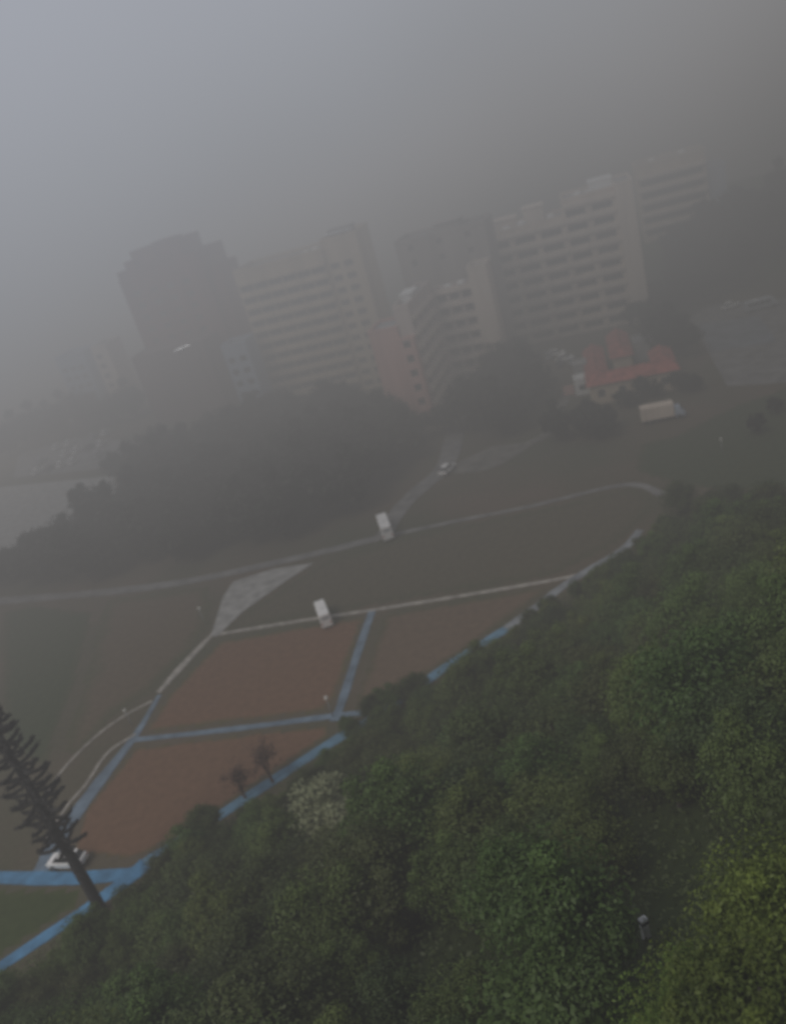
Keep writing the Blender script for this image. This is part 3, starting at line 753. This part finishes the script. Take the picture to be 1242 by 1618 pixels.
# red roofed courtyard house
Q_ = empty('courtyard_house', (45, 156.5, 0), YAW, 'low house with red roofs around a small courtyard below the pale block', 'building')
def gable(parent, x0, x1, y0, y1, h, rise, along, ov=.6):
    MB().box(x0, x1, y0, y1, -.5, h).build('wall', M['beige'], parent)
    mb = MB(); a, b, c, d = x0 - ov, x1 + ov, y0 - ov, y1 + ov; t = .22
    for k, (zz, sc) in enumerate(((h - .1, 1), )):
        if along == 'y':
            m = (a + b) / 2; top = [(a, c, zz), (b, c, zz), (b, d, zz), (a, d, zz), (m, c + 1.2, zz + rise), (m, d - 1.2, zz + rise)]
            fs = [(0, 4, 5, 3), (1, 2, 5, 4), (0, 1, 4), (2, 3, 5), (3, 2, 1, 0)]
        else:
            m = (c + d) / 2; top = [(a, c, zz), (b, c, zz), (b, d, zz), (a, d, zz), (a + 1.2, m, zz + rise), (b - 1.2, m, zz + rise)]
            fs = [(0, 1, 5, 4), (3, 4, 5, 2), (0, 4, 3), (1, 2, 5), (3, 2, 1, 0)]
        mb.add(top, fs)
    r_ = mb.build('roof', M['redroof'], parent)
    rp = MB()
    if along == 'y': rp.tube([(m, c + 1.2, h - .1 + rise + .02), (m, d - 1.2, h - .1 + rise + .02)], [.16, .16], 6)
    else: rp.tube([(a + 1.2, m, h - .1 + rise + .02), (b - 1.2, m, h - .1 + rise + .02)], [.16, .16], 6)
    rp.build('ridge', M['redroof'], r_)
gable(Q_, 0, 3.6, 5.4, 25, 4.2, 1.5, 'y')
gable(Q_, 0, 17, 0, 4.6, 4.2, 1.6, 'x')
gable(Q_, 13.4, 17, 5.6, 15, 4.0, 1.4, 'y')
gable(Q_, 5.6, 9.4, 13, 30, 5.0, 1.7, 'y')
block(Q_, 10.6, 15.5, 22, 27, 4.4, 'concrete', parapet=.4)
for i in range(4):
    window(Q_, 1.4, 1.5, (2.2 + 4.1 * i, -.02, 2.2), 0, 1)

# white gatehouse beside it
x, y = at(924, 622); G_ = empty('gatehouse', (x - 1.8, y, 0), YAW, 'small white two-part gatehouse left of the red roofed house', 'building')
block(G_, 0, 3.4, 0, 3.2, 3.4, 'white', [(.9, 2.5)], [(1.0, 2.2)], reveal=.2, z0=-.5, roof='white', parapet=.3)
block(G_, .2, 3.0, 6, 10, 4.6, 'concrete', z0=-.5, roof='concrete', parapet=.3)
MB().box(-2.6, -.3, 1.2, 1.5, -.3, 2.2).build('side_wall', M['pink'], G_)

# ------------------------------------------------------------------ vehicles
def wheel(parent, x, y, r, w):
    t = MB().lathe([(r * .6, -w / 2), (r * .92, -w / 2), (r, -w / 2 + .05), (r, w / 2 - .05), (r * .92, w / 2), (r * .6, w / 2)], 18, axis='y', c=(0, 0, 0)).build('wheel', M['tyre'], parent, smooth=False)
    t.location = (x, y, r)
    MB().lathe([(r * .2, -w / 2 - .012), (r * .58, -w / 2 + .01), (r * .58, w / 2 - .01), (r * .2, w / 2 + .012)], 14, axis='y').build('rim', M['metal'], t)

def loft(sections, mi=0):
    """closed body from cross-sections: (x, half width low, half width top, z low, z belt, z top)"""
    mb = MB(); vs, fs = [], []; n = 8
    for (x, wl, wt, z0, zb, z1) in sections:
        vs += [(x, -wl * .96, z0), (x, -wl, zb), (x, -wt, z1 - .06), (x, -wt * .82, z1), (x, wt * .82, z1), (x, wt, z1 - .06), (x, wl, zb), (x, wl * .96, z0)]
    for i in range(len(sections) - 1):
        for k in range(n): fs.append((i * n + k, i * n + (k + 1) % n, (i + 1) * n + (k + 1) % n, (i + 1) * n + k))
    fs += [tuple(range(n - 1, -1, -1)), tuple(range((len(sections) - 1) * n, len(sections) * n))]
    return mb.add(vs, [f[::-1] for f in fs], mi)

def make_car(paint, name='parked_car', detail=True):
    r = empty(name, (0, 0, 0)); r['category'] = 'car'
    loft([(-2.2, .78, .7, .38, .72, .86), (-2.1, .86, .76, .3, .74, .98), (-1.0, .9, .82, .28, .78, 1.0), (1.1, .9, .82, .28, .78, .98), (2.0, .86, .78, .3, .7, .84), (2.2, .74, .66, .38, .62, .72)]).build('body', M[paint], r, bevel=.05)
    loft([(-1.95, .74, .62, .95, 1.0, 1.12), (-1.35, .80, .62, .95, 1.05, 1.48), (-.2, .82, .64, .95, 1.05, 1.54), (.55, .82, .62, .95, 1.05, 1.48), (1.25, .76, .6, .92, .96, 1.02)]).build('window', M['glass'], r)
    loft([(-1.5, .6, .58, 1.44, 1.46, 1.5), (-.2, .66, .62, 1.5, 1.52, 1.575), (.5, .6, .58, 1.46, 1.475, 1.51)]).build('roof', M[paint], r, bevel=.02)
    for sx in (-1.35, 1.35):
        for sy in (-.8, .8): wheel(r, sx, sy, .32, .2)
    for sy in (-.6, .6):
        MB().box(2.1, 2.2, sy - .16, sy + .16, .6, .7).build('headlight', M['lamp'], r)
        MB().box(-2.22, -2.12, sy - .14, sy + .14, .7, .82).build('tail_light', M['redlight'], r)
    return r

def make_bus(L=6.4, W=2.05, Hh=2.65, name='minibus'):
    r = empty(name, (0, 0, 0)); r['category'] = 'minibus'; a, b = -L / 2, L / 2; w = W / 2
    loft([(a, w * .94, w * .84, .30, 1.2, Hh - .12), (a + .25, w, w * .9, .26, 1.2, Hh), (b - 1.5, w, w * .9, .36, 1.2, Hh), (b - .95, w, w * .84, .36, 1.2, Hh - .22), (b - .3, w * .97, w * .8, .36, 1.1, 1.25), (b, w * .84, w * .7, .45, .8, .95)]).build('body', M['carwhite'], r, bevel=.06)
    mb = MB(); mb.add([(b - 1.0, -w * .72, Hh - .2), (b - 1.0, w * .72, Hh - .2), (b - .27, w * .74, 1.32), (b - .27, -w * .74, 1.32), (b - 1.06, -w * .72, Hh - .25), (b - 1.06, w * .72, Hh - .25), (b - .4, w * .74, 1.25), (b - .4, -w * .74, 1.25)],
           [(0, 3, 2, 1), (4, 5, 6, 7), (0, 1, 5, 4), (1, 2, 6, 5), (2, 3, 7, 6), (3, 0, 4, 7)]).build('windscreen', M['glass'], r)
    for s in (-1, 1):
        for i in range(4):
            x0 = a + .45 + i * 1.12
            MB().add([(x0, s * w * .99, 1.42), (x0 + .98, s * w * .99, 1.42), (x0 + .98, s * w * .945, 2.15), (x0, s * w * .945, 2.15), (x0, s * w * .9, 1.42), (x0 + .98, s * w * .9, 1.42), (x0 + .98, s * w * .86, 2.15), (x0, s * w * .86, 2.15)],
                     [(0, 1, 2, 3), (7, 6, 5, 4), (0, 4, 5, 1), (1, 5, 6, 2), (2, 6, 7, 3), (3, 7, 4, 0)]).build('window', M['glass'], r)
        MB().box(a - .02, a + .06, s * w * .78 - .1, s * w * .78 + .1, .8, 1.15).build('tail_light', M['redlight'], r)
        MB().box(b - .1, b + .02, s * w * .5 - .16, s * w * .5 + .16, .72, .9).build('headlight', M['lamp'], r)
        for sx in (a + 1.1, b - 1.15): wheel(r, sx, s * (w - .14), .36, .24)
    MB().box(a - .015, a + .05, -w * .6, w * .6, 1.65, 2.15).build('rear_window', M['cargrey'], r)
    MB().box(a + 1.6, a + 2.5, -.4, .4, Hh - .02, Hh + .1).build('roof_vent', M['white'], r, bevel=.03)
    return r

def aim(o, p, q, z=.1):
    o.location = (p[0], p[1], z); o.rotation_euler = (0, 0, math.atan2(q[1] - p[1], q[0] - p[0]))

b1 = make_bus(); aim(b1, at(611, 842), at(592, 790), .1)
tag(b1, 'white minibus heading away on the road junction behind the upper lawn', 'minibus')
b1.scale = (1.12, .95, 1.05)
b2 = copy_tree(b1); aim(b2, at(514, 979), at(495, 930), .09); b2.scale = (.88, .84, .9)
tag(b2, 'white minibus on the narrow path along the red field, nearer one', 'minibus')
cars = [make_car('carwhite'), make_car('cargrey'), make_car('cardark')]
c = cars[0]; aim(c, at(110, 1366), at(0, 1369), .12); c['label'] = 'white car parked by the blue path behind the pine trunk'
c.scale = (1.0, 1.0, 1.05)
g1 = 'cars standing in the foggy car park'; i = 0
for r_ in range(3):
    for k in range(6):
        x, y = at(60 + k * 19 + r_ * 6, 748 - r_ * 17 - k * 5.5)
        kk = (0, 1, 0, 2, 0, 1, 0)[(i * 3 + r_) % 7]; i += 1
        if (r_, k) in ((0, 4), (1, 1), (2, 0), (2, 3)): continue
        o = copy_tree(cars[kk]); o.location = (x, y, .056); o.rotation_euler = (0, 0, YAW + PI / 2 + random.uniform(-.08, .08))
        nm = ('white', 'silver grey', 'dark')[kk]
        tag(o, nm + ' car parked in the car park beside the pale yard', 'car', nm + ' ' + g1)
for (px, py, kk) in [(868, 566, 1), (880, 562, 0), (893, 570, 0), (905, 574, 1), (886, 578, 2)]:
    x, y = at(px, py); nm = ('white', 'silver grey', 'dark')[kk]
    o = copy_tree(cars[kk]); o.location = (x, y, tz(x, y) + .02); o.rotation_euler = (0, 0, YAW + random.uniform(-.2, .2) + (PI / 2 if kk else 0))
    tag(o, nm + ' car parked in front of the pale block by the gatehouse', 'car', nm + ' cars in front of the pale block')
o = copy_tree(cars[0]); x, y = at(708, 746); o.location = (x, y, .095); o.rotation_euler = (0, 0, .9); tag(o, 'white car driving on the park road beyond the lawn', 'car')
if 'group' in o: del o['group']
o = copy_tree(cars[0]); x, y = at(1155, 487); o.location = (x, y, tz(x, y) + .05); o.rotation_euler = (0, 0, .2); tag(o, 'white car left of the white coach on the right', 'car')
for o in cars[1:]:
    for p in list(o.children):
        for q in list(p.children): bpy.data.objects.remove(q)
        bpy.data.objects.remove(p)
    bpy.data.objects.remove(o)
b3 = copy_tree(b1); x, y = at(1204, 488); b3.location = (x, y, tz(x, y) + .04); b3.rotation_euler = (0, 0, YAW + .15); b3.scale = (1.2, 1.0, .95)
for ch in b3.children:
    if ch.name.startswith('body'): ch.material_slots[0].link = 'OBJECT'; ch.material_slots[0].material = M['cargrey']  # white body painted greyer to put in the fading by haze
tag(b3, 'white coach parked beyond the blue court on the right', 'coach')
# box truck
t_ = empty('box_truck', (0, 0, 0), 0, 'white box truck parked in the dim trees below the red roofed house', 'truck')
MB().box(-3.4, 2.4, -1.15, 1.15, .75, 3.2).build('cargo_box', M['hotelband'], t_, bevel=.06)
MB().box(-3.2, 4.2, -.5, .5, .5, .74).build('chassis', M['cardark'], t_)
loft([(2.5, 1.05, .95, .5, 1.3, 2.3), (3.5, 1.05, .95, .5, 1.3, 2.3), (4.1, 1.04, .9, .5, 1.2, 1.4), (4.3, 1.0, .9, .5, .9, 1.2)]).build('cab', M['paleblue'], t_, bevel=.05)
MB().add([(3.54, -.85, 2.24), (3.54, .85, 2.24), (4.13, .85, 1.45), (4.13, -.85, 1.45)], [(0, 3, 2, 1)]).build('windscreen', M['glass'], t_)
for sx in (-2.0, 3.3):
    for sy in (-.95, .95): wheel(t_, sx, sy, .45, .28)
x, y = at(1045, 664); t_.location = (x, y, 0); t_.rotation_euler = (0, 0, YAW + .02)

# ------------------------------------------------------------------ lamps and post
def make_lamp(h, s=1.0):
    r = empty('street_lamp', (0, 0, 0)); r['category'] = 'street lamp'
    MB().tube([(0, 0, -.2), (0, 0, .5), (0, 0, h)], [.09 * s, .07 * s, .05 * s], 8).build('pole', M['metal'], r, smooth=True)
    MB().lathe([(.08 * s, h - .05), (.2 * s, h + .04), (.23 * s, h + .2), (.15 * s, h + .34), (.05 * s, h + .46)], 14).build('lamp_head', M['lamp'], r, smooth=True)
    return r
l0 = make_lamp(2.6); x, y = at(526, 1134); l0.location = (x, y + .3, 0); tag(l0, 'white-headed lamp post at the corner of the red field', 'street lamp')
for (px, py, s, lab) in [(324, 985, 1, 'small lamp post beside the pale plaza'), (208, 1146, .9, 'lamp post where the dirt track meets the blue path'), (1142, 714, .8, 'lamp post in the dim flat on the right'), (522, 672, 1.9, 'lamp post among dark trees below the beige block')]:
    o = copy_tree(l0); x, y = at(px, py); o.location = (x, y, tz(x, y)); o.scale = (s, s, s); tag(o, lab, 'street lamp')
x, y, z = hit(1022, 1480)
p_ = empty('marker_post', (x, y, z), .3, 'white marker post in the dark gap of the forest slope', 'post')
MB().box(-.15, .15, -.11, .11, -.3, 1.0).add([(-.15, -.11, 1.0), (.15, -.11, 1.0), (.15, .11, 1.0), (-.15, .11, 1.0), (0, 0, 1.12)], [(0, 1, 4), (1, 2, 4), (2, 3, 4), (3, 0, 4)]).build('shaft', M['white'], p_, bevel=.015)
MB().box(-.156, .156, -.116, .116, .74, .9).build('dark_band', M['cardark'], p_)

# ------------------------------------------------------------------ white bird gliding over the wood
def make_bird():
    d = ray(288, 551).normalized() * 78
    r = empty('white_bird', (d.x, d.y, CAMZ + d.z), 0, 'white long-winged bird gliding in front of the dark stepped tower', 'bird')
    bp_ = [(-.34, 0, .0), (-.22, 0, .01), (-.08, 0, .02), (.08, 0, .03), (.2, 0, .05), (.27, 0, .09), (.25, 0, .14), (.3, 0, .17), (.36, 0, .165)]
    b = MB().tube(bp_, [.02, .06, .09, .09, .06, .04, .033, .036, .02], 10).build('body', M['white'], r, smooth=True)
    MB().tube([(.35, 0, .165), (.47, 0, .15)], [.016, .004], 6).build('beak', M['cardark'], r)
    for sgn in (-1, 1):
        # leading edge, trailing edge: inner wing, wrist, tip
        L_ = [(.12, .05, .05), (.16, .34, .12), (.06, .62, .11), (-.10, .84, .07)]; T_e = [(-.14, .05, .04), (-.13, .34, .10), (-.16, .6, .09), (-.16, .84, .065)]
        vs = [(x, y * sgn, z + .012) for x, y, z in L_] + [(x, y * sgn, z) for x, y, z in T_e] + [(x, y * sgn, z - .012) for x, y, z in L_]
        fs = []
        for k in range(3): fs += [(k, k + 1, k + 5, k + 4), (k + 4, k + 5, k + 9, k + 8), (k, k + 8, k + 9, k + 1)]
        MB().add(vs, fs + [(0, 4, 8), (3, 11, 7)]).build('wing', M['white'], r, smooth=False)
        MB().tube([(-.26, .03 * sgn, -.01), (-.5, .03 * sgn, -.02), (-.62, .03 * sgn, -.03)], [.012, .01, .008], 5).build('leg', M['cardark'], r)
    MB().add([(-.3, -.03, .01), (-.3, .03, .01), (-.44, .06, 0), (-.44, -.06, 0)], [(0, 1, 2, 3)]).build('tail', M['white'], r)
    r.rotation_euler = (math.radians(-8), math.radians(-6), math.radians(75)); r.scale = (1.05, 1.05, 1.05)
make_bird()

# ------------------------------------------------------------------ fog: an absorbing volume whose own glow stands in for scattered daylight
def fog():
    me = MB().box(-1400, 1400, -300, 1700, -6, 150)
    m, n, N, L = nt('fog')
    out = N.new('ShaderNodeOutputMaterial'); ab = N.new('ShaderNodeVolumeAbsorption'); em = N.new('ShaderNodeEmission'); ad = N.new('ShaderNodeAddShader')
    L.new(ab.outputs[0], ad.inputs[0]); L.new(em.outputs[0], ad.inputs[1]); L.new(ad.outputs[0], out.inputs['Volume'])
    ab.inputs['Color'].default_value = (0, 0, 0, 1)
    ge = N.new('ShaderNodeNewGeometry'); sx = N.new('ShaderNodeSeparateXYZ'); L.new(ge.outputs['Position'], sx.inputs[0])
    # skylight painted in: brighter with height and away from the hill (to the left)
    xx = N.new('ShaderNodeMath'); xx.operation = 'MULTIPLY_ADD'; xx.inputs[1].default_value = FOG_X; L.new(sx.outputs['X'], xx.inputs[0]); L.new(sx.outputs['Z'], xx.inputs[2])
    x2 = N.new('ShaderNodeMapRange'); x2.inputs[1].default_value = 25; x2.inputs[2].default_value = 125; x2.inputs[3].default_value = 0; x2.inputs[4].default_value = -26; L.new(sx.outputs['X'], x2.inputs[0])
    ns = N.new('ShaderNodeTexNoise'); ns.inputs['Scale'].default_value = .011; ns.inputs['Detail'].default_value = 1
    L.new(ge.outputs['Position'], ns.inputs['Vector'])
    nm = N.new('ShaderNodeMath'); nm.operation = 'MULTIPLY_ADD'; nm.inputs[1].default_value = 56; L.new(ns.outputs['Fac'], nm.inputs[0])
    nb = N.new('ShaderNodeMath'); nb.operation = 'ADD'; nb.inputs[1].default_value = -28; L.new(x2.outputs[0], nb.inputs[0]); L.new(nb.outputs[0], nm.inputs[2])
    xa = N.new('ShaderNodeMath'); xa.operation = 'ADD'; L.new(xx.outputs[0], xa.inputs[0]); L.new(nm.outputs[0], xa.inputs[1])
    mr = N.new('ShaderNodeMapRange'); mr.inputs[1].default_value = 0; mr.inputs[2].default_value = 120; L.new(xa.outputs[0], mr.inputs[0])
    rp = N.new('ShaderNodeValToRGB'); cr = rp.color_ramp
    cr.elements[0].position = 0; cr.elements[0].color = FOG_GLOW[0][1] + (1,); cr.elements[1].position = 1; cr.elements[1].color = FOG_GLOW[-1][1] + (1,)
    for p, c in FOG_GLOW[1:-1]: e = cr.elements.new(p); e.color = c + (1,)
    L.new(mr.outputs[0], rp.inputs[0]); L.new(rp.outputs[0], em.inputs['Color'])
    # density: thinner close to the hill, thicker further out and higher
    dz = N.new('ShaderNodeMapRange'); dz.inputs[1].default_value = 20; dz.inputs[2].default_value = 90; dz.inputs[3].default_value = FOG_D[0]; dz.inputs[4].default_value = FOG_D[1]; L.new(sx.outputs['Z'], dz.inputs[0])
    dy = N.new('ShaderNodeMapRange'); dy.interpolation_type = 'SMOOTHSTEP'; dy.inputs[1].default_value = 15; dy.inputs[2].default_value = 160; dy.inputs[3].default_value = FOG_Y[0]; dy.inputs[4].default_value = FOG_Y[1]; L.new(sx.outputs['Y'], dy.inputs[0])
    dm = N.new('ShaderNodeMath'); dm.operation = 'MULTIPLY'; L.new(dz.outputs[0], dm.inputs[0]); L.new(dy.outputs[0], dm.inputs[1])
    L.new(dm.outputs[0], ab.inputs['Density']); L.new(dm.outputs[0], em.inputs['Strength'])
    o = me.build('fog', m); tag(o, kind='stuff')
    m.cycles.volume_step_rate = .19
FOG_X = -.14
FOG_GLOW = [(0, (.066, .064, .058)), (.125, (.112, .109, .105)), (.25, (.190, .180, .172)), (.375, (.231, .227, .229)), (.5, (.252, .257, .272)), (.68, (.312, .325, .356)), (1, (.425, .450, .518))]
FOG_D = (.0058, .0092)
FOG_Y = (.34, 1.32)
fog()

# ------------------------------------------------------------------ light, sky, camera
SUN_EL, SUN_AZ = math.radians(52), math.radians(-128)
sd = bpy.data.lights.new('sun', 'SUN'); sd.energy = 1.5; sd.angle = math.radians(25); sd.color = (1, .96, .9)
so = bpy.data.objects.new('sun', sd); COL.objects.link(so)
dirv = Vector((math.sin(SUN_AZ) * math.cos(SUN_EL), math.cos(SUN_AZ) * math.cos(SUN_EL), math.sin(SUN_EL)))
so.rotation_euler = dirv.to_track_quat('Z', 'Y').to_euler(); so.location = (0, 0, 200)
w = bpy.data.worlds.new('World'); SC.world = w; w.use_nodes = True
wn = w.node_tree; bg = wn.nodes['Background']; sky = wn.nodes.new('ShaderNodeTexSky'); sky.sky_type = 'NISHITA'; sky.sun_disc = False
sky.sun_elevation = SUN_EL; sky.sun_rotation = SUN_AZ; sky.dust_density = 4
wn.links.new(sky.outputs[0], bg.inputs[0]); bg.inputs[1].default_value = .06

cd = bpy.data.cameras.new('camera'); co = bpy.data.objects.new('camera', cd); COL.objects.link(co)
r = U * CR - V * SR; up = U * SR + V * CR
co.matrix_world = Matrix(((r.x, up.x, -FW.x, 0), (r.y, up.y, -FW.y, 0), (r.z, up.z, -FW.z, CAMZ), (0, 0, 0, 1)))
cd.sensor_fit = 'VERTICAL'; cd.sensor_height = 36; cd.lens = F / 1618 * 36; cd.clip_start = .5; cd.clip_end = 8000
cd.dof.use_dof = True; cd.dof.focus_distance = 28; cd.dof.aperture_fstop = .19
SC.camera = co
SC.view_settings.view_transform = 'Standard'; SC.view_settings.look = 'None'; SC.view_settings.exposure = 0
cy = SC.cycles
cy.max_bounces = 4; cy.diffuse_bounces = 2; cy.glossy_bounces = 1; cy.transmission_bounces = 2; cy.volume_bounces = 0; cy.transparent_max_bounces = 6
cy.use_adaptive_sampling = True; cy.adaptive_threshold = .02
cy.use_denoising = True
try: cy.denoiser = 'OPENIMAGEDENOISE'
except Exception: pass
cy.pixel_filter_type = 'BLACKMAN_HARRIS'; cy.filter_width = 2.9
cy.volume_max_steps = 128
